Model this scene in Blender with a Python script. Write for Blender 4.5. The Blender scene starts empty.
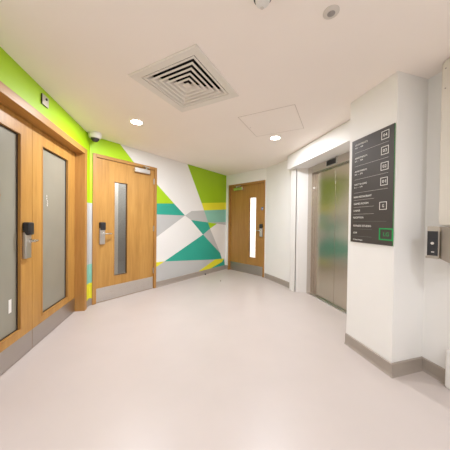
import bpy, bmesh, math, random
from mathutils import Vector, Matrix
random.seed(4)
scene = bpy.context.scene
COL = scene.collection
HC = 2.294            # ceiling height
HEYE = 1.15           # camera height

# ------------------------------------------------------------------ materials
def new_mat(name):
    m = bpy.data.materials.new(name); m.use_nodes = True
    nt = m.node_tree
    return m, nt, nt.nodes['Principled BSDF']

def plain(name, col, rough=.5, metal=0., noise=0., nscale=6., bump=0., bscale=200., **kw):
    m, nt, b = new_mat(name)
    b.inputs['Base Color'].default_value = (*col, 1)
    b.inputs['Roughness'].default_value = rough
    b.inputs['Metallic'].default_value = metal
    for k, v in kw.items():
        b.inputs[k.replace('_', ' ')].default_value = v
    tc = nt.nodes.new('ShaderNodeTexCoord')
    if noise:
        n = nt.nodes.new('ShaderNodeTexNoise'); n.inputs['Scale'].default_value = nscale
        n.inputs['Detail'].default_value = 5
        r = nt.nodes.new('ShaderNodeValToRGB')
        r.color_ramp.elements[0].position = .3; r.color_ramp.elements[1].position = .7
        r.color_ramp.elements[0].color = (*[c*(1-noise) for c in col], 1)
        r.color_ramp.elements[1].color = (*[min(1, c*(1+noise)) for c in col], 1)
        nt.links.new(tc.outputs['Object'], n.inputs['Vector'])
        nt.links.new(n.outputs['Fac'], r.inputs['Fac'])
        nt.links.new(r.outputs['Color'], b.inputs['Base Color'])
    if bump:
        n2 = nt.nodes.new('ShaderNodeTexNoise'); n2.inputs['Scale'].default_value = bscale
        bp = nt.nodes.new('ShaderNodeBump'); bp.inputs['Strength'].default_value = bump
        bp.inputs['Distance'].default_value = .002
        nt.links.new(tc.outputs['Object'], n2.inputs['Vector'])
        nt.links.new(n2.outputs['Fac'], bp.inputs['Height'])
        nt.links.new(bp.outputs['Normal'], b.inputs['Normal'])
    return m

def wood(name, dark, mid, light, rough=.42, horizontal=False):
    m, nt, b = new_mat(name)
    tc = nt.nodes.new('ShaderNodeTexCoord'); mp = nt.nodes.new('ShaderNodeMapping')
    mp.inputs['Scale'].default_value = (1.1, 14, 14) if horizontal else (14, 14, 1.1)
    n = nt.nodes.new('ShaderNodeTexNoise'); n.inputs['Scale'].default_value = 2.2
    n.inputs['Detail'].default_value = 6; n.inputs['Roughness'].default_value = .62; n.inputs['Distortion'].default_value = .4
    w = nt.nodes.new('ShaderNodeTexNoise'); w.inputs['Scale'].default_value = .75; w.inputs['Detail'].default_value = 2
    mx = nt.nodes.new('ShaderNodeMix'); mx.data_type = 'FLOAT'; mx.inputs[0].default_value = .42
    r = nt.nodes.new('ShaderNodeValToRGB'); e = r.color_ramp.elements
    e[0].position = .3; e[0].color = (*dark, 1); e[1].position = .72; e[1].color = (*light, 1)
    k = e.new(.5); k.color = (*mid, 1)
    L = nt.links.new
    L(tc.outputs['Object'], mp.inputs['Vector']); L(mp.outputs['Vector'], n.inputs['Vector']); L(mp.outputs['Vector'], w.inputs['Vector'])
    L(n.outputs['Fac'], mx.inputs[2]); L(w.outputs['Fac'], mx.inputs[3]); L(mx.outputs[0], r.inputs['Fac'])
    L(r.outputs['Color'], b.inputs['Base Color']); b.inputs['Roughness'].default_value = rough
    return m

def brushed(name, col, rough, stretch=(1, 1, 60), amt=.1, metal=1.):
    m, nt, b = new_mat(name)
    b.inputs['Metallic'].default_value = metal; b.inputs['Base Color'].default_value = (*col, 1)
    tc = nt.nodes.new('ShaderNodeTexCoord'); mp = nt.nodes.new('ShaderNodeMapping'); mp.inputs['Scale'].default_value = stretch
    n = nt.nodes.new('ShaderNodeTexNoise'); n.inputs['Scale'].default_value = 8; n.inputs['Detail'].default_value = 4
    mr = nt.nodes.new('ShaderNodeMapRange'); mr.inputs['To Min'].default_value = rough-amt; mr.inputs['To Max'].default_value = rough+amt
    L = nt.links.new
    L(tc.outputs['Object'], mp.inputs['Vector']); L(mp.outputs['Vector'], n.inputs['Vector'])
    L(n.outputs['Fac'], mr.inputs['Value']); L(mr.outputs['Result'], b.inputs['Roughness'])
    return m

def glow(name, col, strength):
    m, nt, b = new_mat(name)
    b.inputs['Base Color'].default_value = (*col, 1)
    b.inputs['Emission Color'].default_value = (*col, 1); b.inputs['Emission Strength'].default_value = strength
    return m

M = {}
M['wall'] = plain('wall_paint_white', (.85, .84, .815), .6, noise=.012, nscale=2, bump=.05, bscale=350)
M['ceil'] = plain('ceiling_paint', (.94, .865, .80), .75, noise=.012, nscale=1.5, bump=.04, bscale=300)
M['lime'] = plain('paint_lime', (.41, .67, .004), .5, noise=.02, nscale=3)
M['green'] = plain('paint_leaf_green', (.33, .55, .006), .5, noise=.02, nscale=3)
M['teal'] = plain('paint_teal', (.022, .38, .28), .5, noise=.02, nscale=3)
M['grey'] = plain('paint_pale_grey', (.52, .525, .515), .5, noise=.015, nscale=3)
M['mint'] = plain('paint_mint', (.25, .56, .45), .5, noise=.02, nscale=3)
M['yellow'] = plain('paint_yellow', (.80, .76, .03), .5, noise=.02, nscale=3)
M['floor'] = plain('vinyl_floor', (.575, .51, .478), .36, noise=.02, nscale=3, bump=.03, bscale=500)
M['skirt'] = plain('vinyl_skirting', (.36, .31, .265), .45, noise=.03, nscale=5)
M['oak'] = wood('oak_veneer', (.375, .18, .036), (.485, .25, .058), (.575, .32, .084))
M['oakf'] = wood('oak_frame', (.35, .165, .040), (.45, .225, .058), (.54, .295, .086))
M['oakh'] = wood('oak_frame_head', (.35, .165, .040), (.45, .225, .058), (.54, .295, .086), horizontal=True)
M['oakd'] = wood('oak_veneer_walnut_tone', (.30, .145, .034), (.38, .19, .046), (.44, .235, .062))
M['steel'] = brushed('brushed_steel', (.62, .60, .57), .33, (60, 60, 1))
M['kick'] = brushed('kick_plate_steel', (.50, .475, .45), .36, (1, 1, 60))
M['kickb'] = brushed('kick_plate_bright_steel', (.66, .64, .61), .30, (1, 1, 60))
M['liftdoor'] = brushed('lift_door_steel', (.60, .54, .46), .22, (80, 80, 1), .04)
M['liftframe'] = brushed('lift_frame_steel', (.60, .55, .50), .25, (60, 60, 1), .05)
M['chrome'] = plain('satin_chrome', (.72, .71, .69), .22, 1.)
M['black'] = plain('black_plastic', (.018, .018, .020), .4)
M['gasket'] = plain('black_gasket', (.05, .032, .02), .6)
M['white'] = plain('white_plastic', (.80, .78, .74), .4)
M['whitegloss'] = plain('white_gloss_trim', (.74, .72, .69), .35)
M['vent'] = plain('vent_white_enamel', (.80, .755, .69), .5)
M['plenum'] = plain('vent_dark_inside', (.012, .012, .012), .9)
M['sign'] = plain('sign_charcoal', (.054, .045, .040), .5)
M['signtext'] = plain('sign_white_lettering', (.80, .78, .74), .5)
M['signrule'] = plain('sign_grey_rule', (.52, .49, .46), .5)
M['signrule2'] = plain('sign_faint_rule', (.16, .17, .155), .5)
M['signgreen'] = plain('sign_green', (.01, .36, .09), .45)
M['signedge'] = plain('sign_green_edge', (.03, .20, .05), .45)
M['blue'] = plain('sign_blue', (.03, .13, .42), .4)
M['pir'] = plain('sensor_ring', (.66, .61, .55), .5)
M['pirdark'] = plain('sensor_lens', (.32, .29, .27), .35)
M['platebeige'] = plain('cream_plate', (.70, .655, .58), .55)
M['bronze'] = brushed('switch_plate_steel', (.46, .42, .38), .4, (1, 1, 60))
M['reader'] = brushed('reader_steel', (.46, .415, .36), .38, (60, 60, 1))
M['gap'] = plain('panel_gap', (.66, .59, .52), .7)
M['frost'] = plain('frosted_glass', (.41, .39, .31), .26, noise=.04, nscale=3, Transmission_Weight=.30)
M['clear'] = plain('clear_glass', (.97, .98, .97), .02, Transmission_Weight=1., IOR=1.45)
M['lens'] = glow('downlight_diffuser', (1., .93, .84), 30)
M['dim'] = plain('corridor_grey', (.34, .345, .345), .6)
M['roomwhite'] = plain('room_white', (.88, .88, .87), .6)

# ------------------------------------------------------------------ mesh helper
class MB:
    """collects shapes in a local frame; sg = sign of local y that points into the room"""
    def __init__(s, sg=1): s.bm = bmesh.new(); s.sg = sg; s.mi = 0
    def _f(s, vs):
        f = s.bm.faces.new(vs); f.material_index = s.mi; return f
    def box(s, x0, x1, o0, o1, z0, z1):
        s.prism([(x0, o0), (x1, o0), (x1, o1), (x0, o1)], z0, z1)
    def prism(s, poly, z0, z1):
        a = [s.bm.verts.new((x, s.sg*o, z0)) for x, o in poly]
        b = [s.bm.verts.new((x, s.sg*o, z1)) for x, o in poly]
        n = len(poly); s._f(a); s._f(b)
        for i in range(n): s._f((a[i], a[(i+1) % n], b[(i+1) % n], b[i]))
    def xz(s, poly, o0, o1):
        """polygon in the x-z plane given depth o0..o1"""
        a = [s.bm.verts.new((x, s.sg*o0, z)) for x, z in poly]
        b = [s.bm.verts.new((x, s.sg*o1, z)) for x, z in poly]
        n = len(poly); s._f(a); s._f(b)
        for i in range(n): s._f((a[i], a[(i+1) % n], b[(i+1) % n], b[i]))
    def ringxz(s, x0, x1, z0, z1, w, o0, o1):
        """rectangular picture-frame ring in the x-z plane (outer rect, width w)"""
        out = [(x0, z0), (x1, z0), (x1, z1), (x0, z1)]
        inn = [(x0+w, z0+w), (x1-w, z0+w), (x1-w, z1-w), (x0+w, z1-w)]
        V = [[s.bm.verts.new((x, s.sg*o, z)) for x, z in L] for L in (out, inn) for o in (o0, o1)]
        for i in range(4):
            j = (i+1) % 4
            s._f((V[1][i], V[1][j], V[3][j], V[3][i])); s._f((V[0][i], V[0][j], V[2][j], V[2][i]))
            s._f((V[0][i], V[0][j], V[1][j], V[1][i])); s._f((V[2][i], V[2][j], V[3][j], V[3][i]))
    def lathe(s, prof, c, axis='z', seg=28):
        """prof = [(r, h)...] turned about an axis through c; axis 'o' = out of the wall"""
        rows = []
        for r, h in prof:
            row = []
            for k in range(seg):
                t = 2*math.pi*k/seg; u, v = r*math.cos(t), r*math.sin(t)
                p = (c[0]+u, s.sg*c[1]+v, c[2]+h) if axis == 'z' else ((c[0]+u, s.sg*(c[1]+h), c[2]+v) if axis == 'o' else (c[0]+h, s.sg*c[1]+u, c[2]+v))
                row.append(s.bm.verts.new(p))
            rows.append(row)
        for i in range(len(rows)-1):
            for k in range(seg):
                l = (k+1) % seg; s._f((rows[i][k], rows[i][l], rows[i+1][l], rows[i+1][k]))
        s._f(rows[0]); s._f(rows[-1])
    def tube(s, pts, r, seg=10):
        pts = [Vector((p[0], s.sg*p[1], p[2])) for p in pts]; rows = []
        for i, p in enumerate(pts):
            d = (pts[min(i+1, len(pts)-1)] - pts[max(i-1, 0)]).normalized()
            a = d.cross(Vector((0, 0, 1)) if abs(d.z) < .9 else Vector((1, 0, 0))).normalized(); b = d.cross(a)
            rows.append([s.bm.verts.new(p + a*r*math.cos(2*math.pi*k/seg) + b*r*math.sin(2*math.pi*k/seg)) for k in range(seg)])
        for i in range(len(rows)-1):
            for k in range(seg):
                l = (k+1) % seg; s._f((rows[i][k], rows[i][l], rows[i+1][l], rows[i+1][k]))
        s._f(rows[0]); s._f(rows[-1])
    def text(s, txt, x, z, width, height, o0, o1, flip=False):
        """lettering in the x-z plane; left edge x, base z, fitted to width and height"""
        cu = bpy.data.curves.new('t', 'FONT'); cu.body = txt; cu.fill_mode = 'FRONT'; cu.resolution_u = 2
        ob = bpy.data.objects.new('t', cu); COL.objects.link(ob)
        bpy.context.view_layer.update()
        me = bpy.data.meshes.new_from_object(ob.evaluated_get(bpy.context.evaluated_depsgraph_get()))
        bpy.data.objects.remove(ob); bpy.data.curves.remove(cu)
        xs = [v.co.x for v in me.vertices]; ys = [v.co.y for v in me.vertices]
        x0, x1, y0, y1 = min(xs), max(xs), min(ys), max(ys)
        sx = width/(x1-x0); sy = height/(y1-y0); sgn = -1 if flip else 1
        n0 = len(s.bm.verts); f0 = len(s.bm.faces)
        s.bm.from_mesh(me); bpy.data.meshes.remove(me)
        s.bm.verts.ensure_lookup_table(); s.bm.faces.ensure_lookup_table()
        for v in s.bm.verts[n0:]:
            v.co = (x + sgn*(v.co.x-x0)*sx, s.sg*o0, z + (v.co.y-y0)*sy)
        fs = s.bm.faces[f0:]
        for f in fs: f.material_index = s.mi
        r = bmesh.ops.extrude_face_region(s.bm, geom=list(fs))
        for v in [g for g in r['geom'] if isinstance(g, bmesh.types.BMVert)]: v.co.y = s.sg*o1
    def build(s, name, mat, parent=None, frame=None, bevel=0., seg=2, smooth=False, recalc=True, angle=35):
        if recalc: bmesh.ops.recalc_face_normals(s.bm, faces=s.bm.faces[:])
        me = bpy.data.meshes.new(name); s.bm.to_mesh(me); s.bm.free()
        for mm in (mat if isinstance(mat, (list, tuple)) else [mat]): me.materials.append(mm)
        o = bpy.data.objects.new(name, me); COL.objects.link(o)
        if parent: o.parent = parent
        if frame is not None: o.matrix_world = frame
        if bevel:
            b = o.modifiers.new('bevel', 'BEVEL'); b.width = bevel; b.segments = seg; b.limit_method = 'ANGLE'; b.angle_limit = math.radians(40)
        if smooth:
            for p in me.polygons: p.use_smooth = True
            me.set_sharp_from_angle(angle=math.radians(angle))
        return o

def frame_at(O, d, s=0., z=0.):
    d = Vector((d[0], d[1])).normalized()
    return Matrix.Translation((O[0]+d.x*s, O[1]+d.y*s, z)) @ Matrix.Rotation(math.atan2(d.y, d.x), 4, 'Z')

def tag(o, label=None, cat=None, group=None, kind=None):
    if label: o['label'] = label
    if cat: o['category'] = cat
    if group: o['group'] = group
    if kind: o['kind'] = kind
    return o
def empty(name, mat, label, cat, group=None, kind=None):
    o = bpy.data.objects.new(name, None); COL.objects.link(o); o.matrix_world = mat; o.empty_display_size = .1
    return tag(o, label, cat, group, kind)

# ------------------------------------------------------------------ plan of the lobby
AB = (-1.826, 2.976); DA = (.211, -.9775); DB = (.5994, .8004)
BCc = (.0228, 5.445); DC = (.7055, -.7087)
R9 = (1.276, 1.661); DR = (-.213, .977); NR = (.977, .213)
R8 = (1.179, 2.112); IN = (1.584, 1.750); DR2 = (.213, -.977)
L0 = (1.382, 3.58); BK = (1.053, 3.787)
FA, FB, FC = frame_at(AB, DA), frame_at(AB, DB), frame_at(BCc, DC)
FR, FL, FK, FR2 = frame_at(R9, DR), frame_at(L0, DR), frame_at(BK, DR), frame_at(IN, DR2)
LB = 3.085            # length of the mural wall

# ---- floor and ceiling
m = MB(); m.box(-3.2, 4.5, -2.6, 8.2, -.12, 0)
tag(m.build('floor', M['floor']), 'pale pinkish beige vinyl floor of the lobby', 'floor', kind='structure')

VC = (-.330, 1.872); VA = math.radians(-28.3); VH = .268       # vent centre, rotation, half size of hole
m = MB()
outer = [(-3.2, -2.6), (4.5, -2.6), (4.5, 8.2), (-3.2, 8.2)]
inner = [(VC[0]+VH*(a*math.cos(VA)-b*math.sin(VA)), VC[1]+VH*(a*math.sin(VA)+b*math.cos(VA))) for a, b in ((-1, -1), (1, -1), (1, 1), (-1, 1))]
es = []
for L in (outer, inner):
    vs = [m.bm.verts.new((x, y, HC)) for x, y in L]
    es += [m.bm.edges.new((vs[i], vs[(i+1) % 4])) for i in range(4)]
bmesh.ops.triangle_fill(m.bm, use_beauty=True, edges=es)
r = bmesh.ops.extrude_face_region(m.bm, geom=m.bm.faces[:])
for v in [g for g in r['geom'] if isinstance(g, bmesh.types.BMVert)]: v.co.z = HC+.1
tag(m.build('ceiling', M['ceil']), 'warm off-white plaster ceiling of the lobby', 'ceiling', kind='structure')

# ---- left wall (lime band over the double doors)
m = MB(1)
m.box(-.12, .13, -.10, 0, 0, HC); m.box(1.92, 5.35, -.10, 0, 0, HC); m.box(.13, 1.92, -.10, 0, 2.045, HC)
m.mi = 1; m.box(0, 5.35, 0, .0012, 2.045, HC); m.box(0, .13, 0, .0012, 1.386, 2.045)
m.mi = 2; m.box(0, .13, 0, .0012, .564, 1.386)
m.mi = 3; m.box(0, .13, 0, .0012, .307, .564)
m.mi = 4; m.box(0, .13, 0, .0012, .09, .307)
tag(m.build('wall_left', [M['wall'], M['lime'], M['grey'], M['mint'], M['yellow']], frame=FA), 'left wall painted lime green above the oak double doors', 'wall', kind='structure')

# ---- mural wall
m = MB(-1)
m.box(-.02, .045, -.10, 0, 0, HC); m.box(1.046, LB+.12, -.10, 0, 0, HC); m.box(.045, 1.046, -.10, 0, 2.055, HC)
def paint(mi, *pts):
    m.mi = mi; m.xz(pts, 0, .0012)
DZ = 2.055
paint(1, (0, HC), (.413, HC), (.655, DZ), (.0, DZ))
paint(1, (0, DZ), (.05, DZ), (.05, 1.386), (0, 1.386))
paint(2, (0, 1.386), (.05, 1.386), (.05, .564), (0, .564))
paint(3, (0, .564), (.05, .564), (.05, .307), (0, .307))
paint(4, (0, .307), (.05, .307), (.05, .09), (0, .09))
paint(1, (1.04, 1.812), (1.061, 1.796), (1.448, 1.487), (1.04, 1.458))
paint(5, (1.04, 1.458), (1.448, 1.487), (1.727, 1.273), (1.04, 1.271))
paint(2, (1.04, 1.271), (1.727, 1.273), (1.04, .862))
paint(4, (1.04, .442), (1.241, .432), (1.04, .345))
paint(2, (1.04, .345), (1.241, .432), (2.676, .285), (2.174, .117), (2.12, .09), (1.04, .09))
paint(5, (2.256, .877), (2.862, .415), (2.927, .272), (2.676, .285), (1.241, .432))
paint(4, (2.676, .285), (3.023, .263), (2.944, .188), (2.485, .09), (2.12, .09), (2.174, .117))
paint(5, (2.944, .188), (3.023, .263), (3.06, .09), (2.485, .09))
paint(2, (2.256, .877), (2.486, 1.003), (2.862, .415))
paint(5, (1.892, 1.187), (2.416, 1.142), (2.486, 1.003), (2.256, .877))
paint(1, (2.416, 1.142), (2.734, 1.116), (2.486, 1.003))
paint(2, (1.727, 1.273), (1.907, 1.371), (2.28, 1.402), (2.416, 1.142), (1.892, 1.187))
paint(3, (2.28, 1.402), (3.08, 1.462), (3.08, 1.157), (2.416, 1.142))
paint(2, (2.416, 1.142), (3.08, 1.157), (3.08, 1.083), (2.734, 1.116))
paint(4, (2.201, 1.556), (3.08, 1.638), (3.08, 1.462), (2.28, 1.402))
paint(6, (1.778, HC), (3.08, HC), (3.08, 1.638), (2.201, 1.556))
tag(m.build('wall_back', [M['wall'], M['lime'], M['grey'], M['mint'], M['yellow'], M['teal'], M['green']], frame=FB),
    'white wall with a geometric mural of green, teal, grey and yellow facets', 'wall', kind='structure')

# ---- far wall with the third door
m = MB(-1)
m.box(-.1, .10, -.10, 0, 0, HC); m.box(1.14, 1.171, -.10, 0, 0, HC); m.box(.10, 1.14, -.10, 0, 2.035, HC)
tag(m.build('wall_far', M['wall'], frame=FC), 'short white wall around the far oak door', 'wall', kind='structure')

# ---- curved wall between far door and lift
curve = [(.849, 4.618), (.935, 4.445), (1.022, 4.245), (1.098, 4.06), (1.138, 3.955), (1.170, 3.86), (1.190, 3.76)]
m = MB(1); m.prism(curve + [(1.5, 3.80), (1.5, 4.35), (1.2, 4.9), (.93, 4.70)], 0, HC)
o = m.build('wall_curved', M['wall'], smooth=True, angle=30)
tag(o, 'white gently curved wall between the far door and the lift', 'wall', kind='structure')

# ---- white boxed post and jamb at the left of the lift
m = MB(1); m.prism([(1.118, 3.785), (1.174, 3.684), (1.182, 3.693), (1.130, 3.80)], 0, 2.06)
tag(m.build('trim_1', M['whitegloss'], bevel=.004), 'slim white boxed post at the left of the lift recess', 'trim', kind='structure')
m = MB(1); m.prism([(1.192, 3.688), (1.368, 3.637), (1.46, 3.66), (1.46, 3.76), (1.24, 3.76)], 0, 2.06)
tag(m.build('wall_lift_jamb', M['whitegloss']), 'white jamb wall facing the lobby beside the lift frame', 'wall', kind='structure')

# ---- lift wall, bulkhead
m = MB(1); m.box(.05, .3, -.14, -.012, 0, 2.06); m.box(-1.40, -1.09, -.14, 0, 0, 2.06); m.box(-1.40, .3, -.14, 0, 2.062, HC)
tag(m.build('wall_lift', M['wall'], frame=FL), 'white wall around the lift opening', 'wall', kind='structure')
m = MB(1); m.box(-1.63, 0, -.30, 0, 2.06, HC-.010); m.box(-1.63, -.01, -.30, -.014, HC-.010, HC)
tag(m.build('trim_2', M['wall'], frame=FK), 'white bulkhead across the top of the lift recess', 'bulkhead', kind='structure')

# ---- right wall block carrying the directory
def off(p, n, k): return (p[0]+n[0]*k, p[1]+n[1]*k)
m = MB(1); m.prism([R9, R8, off(R8, NR, .75), off(IN, NR, .42), IN], 0, HC)
tag(m.build('wall_right', M['wall']), 'white projecting wall that carries the directory board', 'wall', kind='structure')
m = MB(-1); m.box(0, 3.75, -.10, 0, 0, HC)
tag(m.build('wall_right_near', M['wall'], frame=FR2), 'white wall behind the steel card reader', 'wall', kind='structure')
m = MB(1); m.box(-1.4, 2.7, -2.02, -1.90, 0, HC)
tag(m.build('wall_behind', M['wall']), 'white wall closing the lobby behind the viewer', 'wall', kind='structure')

# ---- skirtings
def skirt_path(name, pts, h, t, label, closed_side=1):
    """pts run along the wall; the skirting grows to the left of travel, with a small cove at the floor"""
    m = MB(1); P = [Vector(p) for p in pts]; rows = []
    prof = [(0, 0), (t+.010, 0), (t+.003, .010), (t, .022), (t, h-.004), (t*.5, h), (0, h)]
    for i, p in enumerate(P):
        d0 = (P[i]-P[i-1]).normalized() if i else (P[1]-P[0]).normalized()
        d1 = (P[i+1]-P[i]).normalized() if i < len(P)-1 else d0
        n0, n1 = Vector((-d0.y, d0.x)), Vector((-d1.y, d1.x)); n = (n0+n1).normalized(); k = 1/max(.3, n.dot(n0))
        rows.append([m.bm.verts.new((p.x+n.x*k*o*closed_side, p.y+n.y*k*o*closed_side, z)) for o, z in prof])
    for i in range(len(rows)-1):
        for k in range(len(prof)):
            l = (k+1) % len(prof); m._f((rows[i][k], rows[i][l], rows[i+1][l], rows[i+1][k]))
    m._f(rows[0]); m._f(rows[-1])
    return tag(m.build(name, M['skirt']), label, 'skirting', kind='structure')
def along(O, d, s): return (O[0]+d[0]*s, O[1]+d[1]*s)
skirt_path('baseboard_left', [along(AB, DA, .118), (AB[0]+.003, AB[1]-.002), along(AB, DB, .034)], .098, .008, 'grey-brown skirting in the narrow corner between the double doors and the second door', 1)
skirt_path('baseboard_back', [along(AB, DB, 1.058), along(AB, DB, LB-.004), along(BCc, DC, .088)], .098, .010, 'grey-brown coved skirting under the mural', -1)
skirt_path('baseboard_curved', curve[:6], .098, .012, 'grey-brown skirting bending round the curved white wall', -1)
skirt_path('baseboard_right', [R8, R9, IN, along(IN, DR2, 3.6)], .100, .012, 'grey-brown skirting round the projecting wall and card reader wall', -1)

# ------------------------------------------------------------------ doors
def leaf_with_panel(par, sg, x0, x1, z0, z1, o_front, th, gx0, gx1, gz0, gz1, mat, glassmat, beadmat, label=None):
    """door leaf with an opening, its glazed panel, gasket and bead"""
    o_back = o_front-th
    m = MB(sg)
    xs, zs = [x0, gx0, gx1, x1], [z0, gz0, gz1, z1]
    fr = [[m.bm.verts.new((x, sg*o_front, z)) for z in zs] for x in xs]
    bk = [[m.bm.verts.new((x, sg*o_back, z)) for z in zs] for x in xs]
    for i in range(3):
        for j in range(3):
            if (i, j) == (1, 1): continue
            for V in (fr, bk): m._f((V[i][j], V[i+1][j], V[i+1][j+1], V[i][j+1]))
    for i in range(3):
        m._f((fr[i][0], fr[i+1][0], bk[i+1][0], bk[i][0])); m._f((fr[i][3], fr[i+1][3], bk[i+1][3], bk[i][3]))
        m._f((fr[0][i], fr[0][i+1], bk[0][i+1], bk[0][i])); m._f((fr[3][i], fr[3][i+1], bk[3][i+1], bk[3][i]))
    for a, b in (((1, 1), (2, 1)), ((2, 1), (2, 2)), ((2, 2), (1, 2)), ((1, 2), (1, 1))):
        m._f((fr[a[0]][a[1]], fr[b[0]][b[1]], bk[b[0]][b[1]], bk[a[0]][a[1]]))
    leaf = m.build('door_leaf', mat, par)
    if label: leaf['label'] = label
    og = o_back + th*.42
    m = MB(sg); m.box(gx0+.002, gx1-.002, og-.003, og+.003, gz0+.002, gz1-.002); g = m.build('glass_pane', glassmat, leaf)
    m = MB(sg); m.ringxz(gx0+.0005, gx1-.0005, gz0+.0005, gz1-.0005, .008, og+.003, og+.010); m.build('glazing_gasket', M['gasket'], leaf)
    m = MB(sg); m.ringxz(gx0-.010, gx1+.010, gz0-.010, gz1+.010, .012, o_front-.006, o_front+.004); m.build('glazing_bead', beadmat, leaf, bevel=.002)
    return leaf

def door_frame(par, sg, x0, x1, w, ztop, o0, depth, mat, matH, stop=.02):
    m = MB(sg)
    for a, b in ((x0, x0+w), (x1-w, x1)):
        m.box(a, b, o0-depth, o0, 0, ztop)
    f = m.build('door_frame', mat, par, bevel=.002)
    m = MB(sg); m.box(x0+w, x1-w, o0-depth, o0, ztop-w, ztop); m.build('head_rail', matH, f, bevel=.002)
    return f

def lock(leaf, sg, x, zlo, zhi, o, lever_dir, lever_len=.10):
    h = zhi-zlo; w = .074
    zm = zlo + h*.66
    m = MB(sg); m.box(x-w/2, x+w/2, o, o+.030, zlo, zm+.02)
    b = m.build('lock_body', M['steel'], leaf, bevel=.006, seg=3); b['label'] = 'satin steel lock body'
    m = MB(sg); m.box(x-w*.42, x+w*.5, o+.012, o+.056, zm-.005, zhi)
    m.box(x-w*.5, x+w*.5, o, o+.03, zm+.022, zhi)
    k = m.build('key_reader', M['black'], leaf, bevel=.012, seg=3, smooth=True); k['label'] = 'black rounded card reader head of the lock'
    m = MB(sg); zl = zlo+h*.48
    m.lathe([(.019, 0), (.019, .012), (.012, .014), (.012, .04)], (x+lever_dir*.012, o+.028, zl), 'o', 16)
    xs = x+lever_dir*.012
    m.tube([(xs, o+.060, zl), (xs+lever_dir*.03, o+.064, zl), (xs+lever_dir*lever_len*.85, o+.064, zl), (xs+lever_dir*lever_len, o+.055, zl-.004),
            (xs+lever_dir*(lever_len+.004), o+.034, zl-.010)], .0095, 12)
    l = m.build('lever_handle', M['chrome'], leaf, smooth=True); l['label'] = 'satin chrome lever handle'

def kick(leaf, sg, x0, x1, z0, z1, o, mat):
    m = MB(sg); m.box(x0, x1, o, o+.0018, z0, z1)
    k = m.build('kick_plate', mat, leaf); k['label'] = 'brushed steel kick plate'; return k

def hinges(par, sg, x, o, zs):
    for z in zs:
        m = MB(sg); m.lathe([(.007, 0), (.007, .095)], (x, o+.006, z), 'z', 12); m.box(x-.016, x+.016, o-.001, o+.002, z, z+.095)
        m.build('hinge', M['bronze'], par, smooth=True)

# --- double doors on the left
d1 = empty('door_1', FA.copy(), 'pair of oak doors with tall frosted glass panels on the left', 'door', kind='structure')
door_frame(d1, 1, .120, 1.920, .068, 2.060, .014, .21, M['oakf'], M['oakh'])
m = MB(1); m.box(.188, .204, -.20, -.150, 0, 1.99); m.box(1.836, 1.852, -.20, -.150, 0, 1.99); m.box(.188, 1.852, -.20, -.150, 1.975, 1.991)
m.build('door_stop_bead', M['oakf'], d1)
OF = -.100
la = leaf_with_panel(d1, 1, .191, 1.018, .006, 1.988, OF, .048, .372, .868, .245, 1.850, M['oak'], M['frost'], M['oakf'], 'right-hand oak leaf with a frosted glass panel')
lb = leaf_with_panel(d1, 1, 1.022, 1.849, .006, 1.988, OF, .048, 1.170, 1.668, .245, 1.850, M['oak'], M['frost'], M['oakf'], 'left-hand oak leaf with lock and frosted glass panel')
kick(la, 1, .192, 1.017, .008, .175, OF, M['kick']); kick(lb, 1, 1.023, 1.848, .008, .175, OF, M['kick'])
lock(lb, 1, 1.118, .825, 1.130, OF, -1, .05)
# marks on the panes
og = OF-.048+.048*.42+.003
m = MB(1)
for i in range(9):
    z = 1.40-.0135*i + random.uniform(-.003, .003); x = .755-.0025*i + random.uniform(-.006, .006)
    m.box(x-.006, x+.004, og, og+.0006, z-.004, z+.003)
m.build('pane_lettering', M['white'], la)['label'] = 'small pale lettering on the glass'
m = MB(1)
m.tube([(1.362, og+.002, 1.382), (1.352, og+.002, 1.378), (1.352, og+.002, 1.338), (1.344, og+.002, 1.330), (1.352, og+.002, 1.322), (1.352, og+.002, 1.280), (1.362, og+.002, 1.274)], .0018, 6)
m.build('pane_mark', M['oakd'], lb)['label'] = 'thin brown bracket mark on the glass'
m = MB(1); m.box(1.232, 1.262, og, og+.0008, .415, .52); m.build('pane_sticker', M['white'], lb)['label'] = 'small white sticker low on the glass'

# --- second door, with narrow vision panel
d2 = empty('door_2', FB.copy(), 'oak door with a narrow clear vision panel beside the mural', 'door', kind='structure')
door_frame(d2, -1, .034, 1.057, .046, 2.068, .016, .12, M['oakf'], M['oakh'])
OF2 = -.004
l2 = leaf_with_panel(d2, -1, .083, 1.008, .006, 2.018, OF2, .048, .338, .536, .340, 1.722, M['oak'], M['clear'], M['oakf'], 'oak leaf with a narrow glazed vision panel')
kick(l2, -1, .090, 1.000, .010, .205, OF2, M['kickb'])
lock(l2, -1, .158, .820, 1.130, OF2, 1, .105)
hinges(l2, -1, 1.011, OF2+.004, (.26, .98, 1.78))
m = MB(-1); m.box(.634, .902, OF2, OF2+.052, 1.926, 1.998)
m.build('door_closer', M['steel'], l2, bevel=.005)['label'] = 'slim silver door closer'
m = MB(-1); m.lathe([(.012, 0), (.012, .03)], (.84, OF2+.028, 1.992), 'z', 14)
m.tube([(.84, OF2+.028, 2.018), (.86, OF2+.085, 2.022), (.80, OF2+.07, 2.03), (.79, .03, 2.036)], .008, 8)
m.build('closer_arm', M['steel'], l2, smooth=True)

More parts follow.
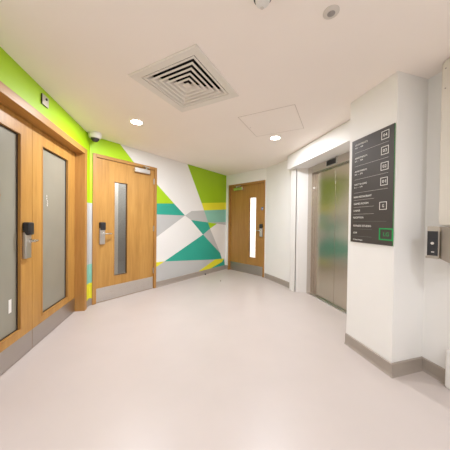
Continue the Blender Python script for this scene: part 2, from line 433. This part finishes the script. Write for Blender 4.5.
# --- far door
d3 = empty('door_3', FC.copy(), 'oak door with blue disc sign and bright narrow panel on the far wall', 'door', kind='structure')
door_frame(d3, -1, .089, 1.152, .040, 2.045, .012, .13, M['oakd'], M['oakd'])
OF3 = -.030
l3 = leaf_with_panel(d3, -1, .131, 1.110, .006, 2.003, OF3, .046, .706, .894, .365, 1.710, M['oakd'], M['clear'], M['oakd'], 'oak leaf with a bright narrow panel')
kick(l3, -1, .140, 1.100, .010, .205, OF3, M['kick'])
lock(l3, -1, 1.052, .850, 1.122, OF3, -1, .095)
m = MB(-1); m.box(.26, .53, OF3, OF3+.05, 1.895, 1.965)
m.build('door_closer', M['chrome'], l3, bevel=.005)['label'] = 'polished door closer reflecting green'
m = MB(-1); m.lathe([(.012, 0), (.012, .022)], (.34, OF3+.028, 1.963), 'z', 14); m.tube([(.34, OF3+.028, 1.982), (.36, OF3+.075, 1.985), (.46, OF3+.05, 1.99), (.47, .0, 2.012)], .007, 8)
m.build('closer_arm', M['steel'], l3, smooth=True)
m = MB(-1); m.lathe([(.034, 0), (.034, .002)], (1.062, OF3, 1.450), 'o', 24)
bl = m.build('fire_door_sign', M['blue'], l3); bl['label'] = 'round blue disc with white lettering'
m = MB(-1)
for dz, wd in ((.010, .034), (-.002, .042), (-.014, .034)): m.box(1.062-wd/2, 1.062+wd/2, OF3+.002, OF3+.0026, 1.450+dz-.003, 1.450+dz+.003)
m.build('door_sign_lettering', M['signtext'], l3)

# ------------------------------------------------------------------ rooms seen through the glass
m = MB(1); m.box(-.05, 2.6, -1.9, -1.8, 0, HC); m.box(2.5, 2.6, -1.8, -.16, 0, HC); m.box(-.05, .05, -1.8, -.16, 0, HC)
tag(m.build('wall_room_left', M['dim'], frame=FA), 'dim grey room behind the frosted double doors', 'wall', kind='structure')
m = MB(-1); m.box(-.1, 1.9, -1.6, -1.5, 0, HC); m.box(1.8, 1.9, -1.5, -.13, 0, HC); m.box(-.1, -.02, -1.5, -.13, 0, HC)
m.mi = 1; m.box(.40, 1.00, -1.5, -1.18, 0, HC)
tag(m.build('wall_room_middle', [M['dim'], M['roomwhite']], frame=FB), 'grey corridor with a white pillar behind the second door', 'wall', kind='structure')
m = MB(-1); m.box(-.2, 2.4, -1.5, -1.4, 0, HC); m.box(-.2, -.1, -1.4, -.13, 0, HC); m.box(2.3, 2.4, -1.4, -.13, 0, HC)
tag(m.build('wall_room_far', M['roomwhite'], frame=FC), 'bright white room behind the far door', 'wall', kind='structure')

# ------------------------------------------------------------------ lift
lift = empty('lift', FL.copy(), 'brushed steel lift doors and frame in the right-hand recess', 'lift')
m = MB(1)
m.box(-.045, .062, -.012, .012, 0, 2.056); m.box(-1.085, -.978, -.012, .012, 0, 2.056); m.box(-.978, -.045, -.012, .012, 1.948, 2.056)
fr = m.build('lift_frame', M['liftframe'], lift, bevel=.002)
m = MB(1); m.box(-.049, -.043, -.075, -.012, 0, 1.95); m.box(-.980, -.974, -.075, -.012, 0, 1.95); m.box(-.978, -.045, -.075, -.012, 1.945, 1.951)
m.build('reveal_lining', M['liftframe'], fr)
for a, b in ((-.5125, -.050), (-.976, -.5155)):
    m = MB(1); m.box(a, b, -.075, -.045, .012, 1.943)
    m.build('lift_door_panel', M['liftdoor'], lift, bevel=.002)
m = MB(1); m.box(-.976, -.050, -.085, .004, .0, .012)
for k in range(3): m.box(-.976, -.05, -.07+.02*k, -.066+.02*k, .012, .0135)
m.build('door_sill', M['steel'], lift)
m = MB(1); m.box(-.612, -.383, .012, .020, 1.962, 2.052); ib = m.build('floor_indicator', M['steel'], lift, bevel=.003)
m = MB(1); m.box(-.590, -.400, .020, .0215, 1.972, 2.044); m.build('indicator_screen', M['black'], ib)
m = MB(1); m.box(-.05, -.043, -.04, -.0115, 1.70, 1.73); m.build('painted_reflection', M['white'], fr)  # white strip standing in for a reflection on the steel reveal
# dark lift shaft behind the doors
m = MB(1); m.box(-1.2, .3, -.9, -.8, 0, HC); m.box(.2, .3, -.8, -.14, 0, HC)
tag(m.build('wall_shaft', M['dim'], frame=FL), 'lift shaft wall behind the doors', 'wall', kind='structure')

# ------------------------------------------------------------------ directory board
SW, ST, SB = .42, 1.912, .985        # board width, top, bottom (x runs right-to-left along the wall)
FS = frame_at(R9, DR, 0, 0)
ds = empty('directory_sign', FS.copy(), 'charcoal floor directory board with white lettering on the right wall', 'sign')
m = MB(1); m.box(.010, SW, .003, .009, SB, ST); m.build('sign_board', M['sign'], ds)
m = MB(1); m.box(.008, .010, .002, .008, SB, ST); m.build('edge_strip', M['signedge'], ds)['label'] = 'green edge strip'
for a, b in ((SB+.05, SB+.09), (ST-.09, ST-.05)):
    m = MB(1); m.box(.03, .39, 0, .003, a, b); m.build('wall_fixing', M['steel'], ds)
def sx(u): return SW-u
def sz(v): return ST-v
F0, F1 = .009, .0100
def rule(u0, u1, v, mat='signrule', t=.0022):
    m = MB(1); m.box(sx(u1), sx(u0), F0, F1, sz(v)-t/2, sz(v)+t/2); m.build('divider', M[mat], ds)
for v in (.119, .241, .361, .482): rule(.036, .366, v)
for v in (.548, .612, .675): rule(.033, .245, v)
rule(.030, .358, .739, 'signrule2'); rule(.033, .229, .808, 'signrule2'); rule(.033, .229, .872, 'signrule2')
def line(txt, u, v, w, h, mat='signtext'):
    m = MB(1); m.text(txt, sx(u), sz(v)-h/2, w, h, F0, F1, flip=True); m.build('lettering', M[mat], ds)
for v, a, b2 in ((.049, 'APARTMENTS', '41 - 49'), (.169, 'APARTMENTS', '31 - 39'), (.289, 'APARTMENTS', '21 - 29'), (.407, 'PARTY ROOMS', '11 - 19')):
    line(a, .036, v, .134, .0145); line(b2, .036, v+.026, .088, .0135)
for v, t, w in ((.520, 'MAIN RESTAURANT', .19), (.581, 'GAMES ROOM', .157), (.643, 'LOUNGE', .073), (.705, 'RECEPTION', .109), (.779, 'FITNESS STUDIO', .190), (.842, 'GYM', .042), (.904, 'Concierge', .103)):
    line(t, .032, v, w, .0165)
for u0, u1, v0, v1, t in ((.302, .368, .026, .092, '04'), (.302, .366, .148, .212, '03'), (.301, .367, .273, .335, '02'), (.301, .363, .392, .455, '01'), (.296, .360, .584, .647, 'G'), (.300, .418, .794, .888, 'LG')):
    last = t == 'LG'
    m = MB(1); m.ringxz(sx(u1), sx(u0), sz(v1), sz(v0), .009 if last else .0045, F0, F1+(.003 if last else 0))
    bx = m.build('floor_box', M['signgreen' if last else 'signtext'], ds)
    if last: bx['label'] = 'bright green square outline round LG'
    m = MB(1); w = (.016 if t == 'G' else .034) if not last else .046; h = .024 if not last else .030
    m.text(t, sx((u0+u1)/2-w/2), sz((v0+v1)/2)-h/2, w, h, F0, F1, flip=True)
    m.build('floor_number', M['signgreen' if last else 'signtext'], bx)

# ------------------------------------------------------------------ ceiling fittings
# square louvred vent
FV = Matrix.Translation((VC[0], VC[1], HC)) @ Matrix.Rotation(VA, 4, 'Z')
vt = empty('ceiling_vent', FV, 'square white louvred air vent in the ceiling', 'vent')
def sq_ring(m, pts):
    """square ring swept from a profile of (half size, height)"""
    rows = [[m.bm.verts.new((a*r_, b*r_, z)) for a, b in ((-1, -1), (1, -1), (1, 1), (-1, 1))] for r_, z in pts]
    n = len(rows)
    for i in range(n):
        for k in range(4):
            l = (k+1) % 4; m._f((rows[i][k], rows[i][l], rows[(i+1) % n][l], rows[(i+1) % n][k]))
m = MB(1); sq_ring(m, [(.325, 0), (.325, -.008), (.318, -.012), (.258, -.006), (.252, .03), (.262, .03), (.262, 0)]); m.build('vent_frame', M['vent'], vt)
for k in range(6):
    r0 = .262-.043*k
    m = MB(1)
    if r0-.052 > .006 and k < 5: sq_ring(m, [(r0-.011, -.005), (r0-.011, -.001), (r0-.024, -.001), (r0-.052, .034), (r0-.054, .032), (r0-.028, -.005)])
    else:
        m.box(-.030, .030, -.030, .030, -.002, .001)
    m.build('louvre_blade', M['vent'], vt)
m = MB(1); sq_ring(m, [(.262, .03), (.266, .03), (.266, .20), (.262, .20)]); m.box(-.266, .266, -.266, .266, .20, .205)
m.build('vent_box', M['plenum'], vt)['label'] = 'dark duct box behind the louvres'

# access panel
AC = (.531, 2.546); AAng = math.radians(-27.4)
FP = Matrix.Translation((AC[0], AC[1], HC)) @ Matrix.Rotation(AAng, 4, 'Z')
ap = empty('access_panel', FP, 'flush square access panel in the ceiling in front of the lift', 'panel')
m = MB(1); sq_ring(m, [(.302, 0), (.302, -.0015), (.2955, -.0015), (.2955, 0)]); m.build('panel_frame', M['gap'], ap)
m = MB(1); m.box(-.2935, .2935, -.2935, .2935, -.0018, 0); m.build('panel_door', M['ceil'], ap)
m = MB(1); m.lathe([(.008, 0), (.008, -.0026)], (-.27, 0, 0), 'z', 12); m.build('panel_lock', M['pir'], ap)

# downlights
LIGHTS = []
def downlight(x, y, label, group=None, power=38):
    root = empty('downlight', Matrix.Translation((x, y, HC)), label, 'light', group)
    m = MB(1); m.lathe([(.056, 0), (.074, 0), (.074, -.003), (.068, -.006), (.060, -.004), (.056, -.002)], (0, 0, 0), 'z', 32)
    m.bm.faces.ensure_lookup_table()
    m.build('trim_ring', M['white'], root, smooth=True)
    m = MB(1); m.lathe([(.0595, -.001), (.0595, -.0045)], (0, 0, 0), 'z', 32); m.build('light_diffuser', M['lens'], root)
    ld = bpy.data.lights.new('downlight_lamp', 'AREA'); ld.shape = 'DISK'; ld.size = .115; ld.energy = power; ld.color = WARM
    lo = bpy.data.objects.new('downlight_lamp', ld); COL.objects.link(lo); lo.location = (x, y, HC-.008)
    LIGHTS.append(lo)
WARM = (.955, .985, 1.055)
downlight(-1.035, 2.565, 'lit round downlight in the ceiling near the second door', power=42)
downlight(.662, 2.985, 'lit round downlight in the ceiling in front of the lift', power=27)
for x, y, pw in ((-.35, .30, 11), (1.15, -.25, 22), (.15, -1.25, 15)):  # added lamps out of view, filling the lobby from behind the camera
    downlight(x, y, 'added round fill downlight, unseen in the ceiling behind the viewer', 'added fill downlights behind the viewer', pw)

# occupancy sensor and cut-off fitting
ps = empty('ceiling_sensor', Matrix.Translation((.560, 1.209, HC)), 'small round grey-ringed sensor in the ceiling near the top edge of the photo', 'sensor')
m = MB(1); m.lathe([(.020, 0), (.041, 0), (.041, -.004), (.034, -.009), (.020, -.010)], (0, 0, 0), 'z', 32); m.build('sensor_ring', M['pir'], ps, smooth=True)
m = MB(1); m.lathe([(.020, -.002), (.020, -.010), (.014, -.015), (.006, -.017)], (0, 0, 0), 'z', 24); m.build('sensor_lens', M['pirdark'], ps, smooth=True)
fx = empty('ceiling_detector', Matrix.Translation((.177, 1.134, HC)), 'white round ceiling detector cut off by the top edge of the photo', 'detector')
m = MB(1); m.lathe([(.046, 0), (.046, -.006), (.040, -.006)], (0, 0, 0), 'z', 32); m.build('detector_base', M['black'], fx, smooth=True)
m = MB(1); m.lathe([(.036, -.006), (.038, -.016), (.033, -.030), (.020, -.036), (.006, -.037)], (0, 0, 0), 'z', 32); m.build('detector_dome', M['white'], fx, smooth=True)
m = MB(1); m.lathe([(.008, -.034), (.009, -.039), (.006, -.042)], (0, .018, 0), 'z', 16); m.build('detector_led', M['pir'], fx, smooth=True)

# dome camera in the corner
cm = empty('ceiling_camera', Matrix.Translation((-1.715, 2.905, HC)), 'white dome security camera in the lime corner under the ceiling', 'camera')
m = MB(1); m.lathe([(.078, 0), (.079, -.012), (.076, -.040), (.068, -.060), (.056, -.070), (.050, -.070)], (0, 0, 0), 'z', 36); m.build('camera_housing', M['white'], cm, smooth=True, angle=50)
m = MB(1); m.lathe([(.051, -.066)]+[(.051*math.cos(t), -.070-.046*math.sin(t)) for t in [i*math.pi/2/7 for i in range(7)]]+[(.004, -.1165)], (0, 0, 0), 'z', 32)
m.build('camera_dome', plain('smoked_dome', (.035, .03, .04), .12), cm, smooth=True)

# key switch above the double doors
ks = empty('key_switch', frame_at(AB, DA, 1.044, 2.197), 'small square steel key switch plate on the lime band above the double doors', 'switch')
m = MB(1); m.box(-.046, .046, .0012, .012, -.043, .043); m.build('back_box', M['black'], ks, bevel=.002)
m = MB(1); m.box(-.047, .047, .012, .015, -.044, .044); m.build('switch_plate', M['bronze'], ks, bevel=.0015)
m = MB(1); m.lathe([(.010, 0), (.010, .006)], (-.008, .015, .018), 'o', 16); m.build('key_barrel', M['black'], ks)
for xx in (-.034, .034):
    m = MB(1); m.lathe([(.0035, 0), (.0035, .0015)], (xx, .015, -.012), 'o', 10); m.build('screw', M['chrome'], ks)

# ------------------------------------------------------------------ near right wall
# steel card reader with angled wings
rd = empty('card_reader', Matrix.Translation((1.50, 1.53, 1.02)), 'steel card reader box with black face on the right wall', 'card reader')
z0, z1 = -.127, .118
Q0, Q1, Q2 = (-.072, .030), (-.032, -.022), (-.040, -.098)
W0, W1 = (.108, .075), (.155, -.110)
m = MB(1); m.prism([Q0, Q1, Q2, W1, W0], -.100, z1); m.bm.verts.ensure_lookup_table()
for k in (2, 3): m.bm.verts[k].co.z = -.120
m.build('reader_housing', M['reader'], rd, bevel=.003)
du, dv = (Q1[0]-Q0[0]), (Q1[1]-Q0[1]); L = math.hypot(du, dv); FQ = Matrix.Translation((Q0[0], Q0[1], 0)) @ Matrix.Rotation(math.atan2(dv, du), 4, 'Z')
def face_part(name, mat, bev=0., **k):
    m = MB(-1)
    if 'lathe' in k: m.lathe(*k['lathe'])
    else: m.box(*k['box'])
    o = m.build(name, mat, rd, bevel=bev); o.matrix_parent_inverse = Matrix.Identity(4); o.matrix_basis = FQ; return o
face_part('reader_face', M['black'], .002, box=(.003, L-.008, .0, .010, -.083, .086))
face_part('touch_spot', M['pir'], 0, lathe=([(.009, .010), (.009, .0125)], (L*.46, 0, .002), 'o', 20))
face_part('reader_mark', M['signrule'], 0, box=(L*.38, L*.62, .010, .0108, -.062, -.054))
face_part('lower_ledge', M['reader'], .002, box=(-.004, L-.002, -.01, .012, -.103, -.090))

# low white boxing by the right wall
m = MB(-1); m.box(.186, .62, .003, .055, 0, .270)
o = m.build('pipe_boxing', M['whitegloss'], frame=FR2, bevel=.012, seg=3)
tag(o, 'low white boxing against the right wall at the edge of the photo', 'boxing')
# cream casing with two screws
cp = empty('wall_casing', frame_at(IN, DR2, .0, 0), 'cream box casing with rounded corners and two screws high on the right wall', 'casing')
m = MB(-1)
x0, x1, zz0, zz1, rr = .168, .42, 1.145, 2.288, .035
pts = []
for cx, cz, a0 in ((x1-rr, zz1-rr, 0), (x0+rr, zz1-rr, 90), (x0+rr, zz0+rr, 180), (x1-rr, zz0+rr, 270)):
    for k in range(6): pts.append((cx+rr*math.cos(math.radians(a0+18*k)), cz+rr*math.sin(math.radians(a0+18*k))))
m.xz(pts, 0, .12); m.build('casing_cover', M['platebeige'], cp, bevel=.008, seg=3)
for z in (2.229, 2.092):
    m = MB(-1); m.lathe([(.0045, 0), (.0045, .002)], (.194, .120, z), 'o', 12); m.build('screw', M['pirdark'], cp)

# door stops on the floor
def floor_stop(x, y, r, mat, label):
    m = MB(1); m.lathe([(r, 0), (r, .012), (r*.8, .022), (r*.4, .026)], (0, 0, 0), 'z', 18)
    tag(m.build('door_stop', mat, frame=Matrix.Translation((x, y, 0)), smooth=True), label, 'door stop', 'floor door stops')
floor_stop(-.415, 4.81, .017, M['black'], 'small black door stop on the floor in front of the mural')
floor_stop(-.072, 4.278, .012, M['skirt'], 'tiny brown door stop on the floor in front of the far door')

# ------------------------------------------------------------------ light
def room_lamp(name, F, s, o, z, size, energy, col):
    ld = bpy.data.lights.new(name, 'AREA'); ld.shape = 'DISK'; ld.size = size; ld.energy = energy; ld.color = col
    lo = bpy.data.objects.new(name, ld); COL.objects.link(lo); lo.location = (F @ Matrix.Translation((s, o, z))).translation
room_lamp('room_lamp_far', FC, .9, .75, HC-.03, .4, 60, (1, .97, .93))
room_lamp('room_lamp_middle', FB, 1.3, .85, HC-.03, .15, 17, (1, .95, .88))
room_lamp('room_lamp_left', FA, 1.1, -1.0, HC-.03, .2, 6, (1, .97, .9))

w = bpy.data.worlds.new('world'); scene.world = w; w.use_nodes = True
w.node_tree.nodes['Background'].inputs['Color'].default_value = (.9, .88, .85, 1)
w.node_tree.nodes['Background'].inputs['Strength'].default_value = .3

# ------------------------------------------------------------------ camera
pitch, roll, fpx = math.radians(.7126), math.radians(.7025), 220.94
up = Vector((0, math.sin(pitch), math.cos(pitch))); fw = Vector((0, math.cos(pitch), -math.sin(pitch))); rt = Vector((1, 0, 0))
ex = rt*math.cos(roll) + up*math.sin(roll); uy = up*math.cos(roll) - rt*math.sin(roll)
cam = bpy.data.cameras.new('camera'); cam.sensor_width = 36; cam.sensor_fit = 'HORIZONTAL'; cam.lens = 36*fpx/450; cam.clip_start = .02
co = bpy.data.objects.new('camera', cam); COL.objects.link(co)
mt = Matrix.Identity(4)
for i in range(3): mt[i][0], mt[i][1], mt[i][2] = ex[i], uy[i], -fw[i]
mt[0][3], mt[1][3], mt[2][3] = 0, 0, HEYE
co.matrix_world = mt; scene.camera = co

scene.view_settings.view_transform = 'Standard'; scene.view_settings.look = 'None'
scene.view_settings.exposure = -0.30; scene.view_settings.gamma = 1; scene.view_settings.use_curve_mapping = False
scene.cycles.max_bounces = 12; scene.cycles.diffuse_bounces = 6; scene.cycles.use_denoising = True
scene.cycles.sample_clamp_indirect = 8
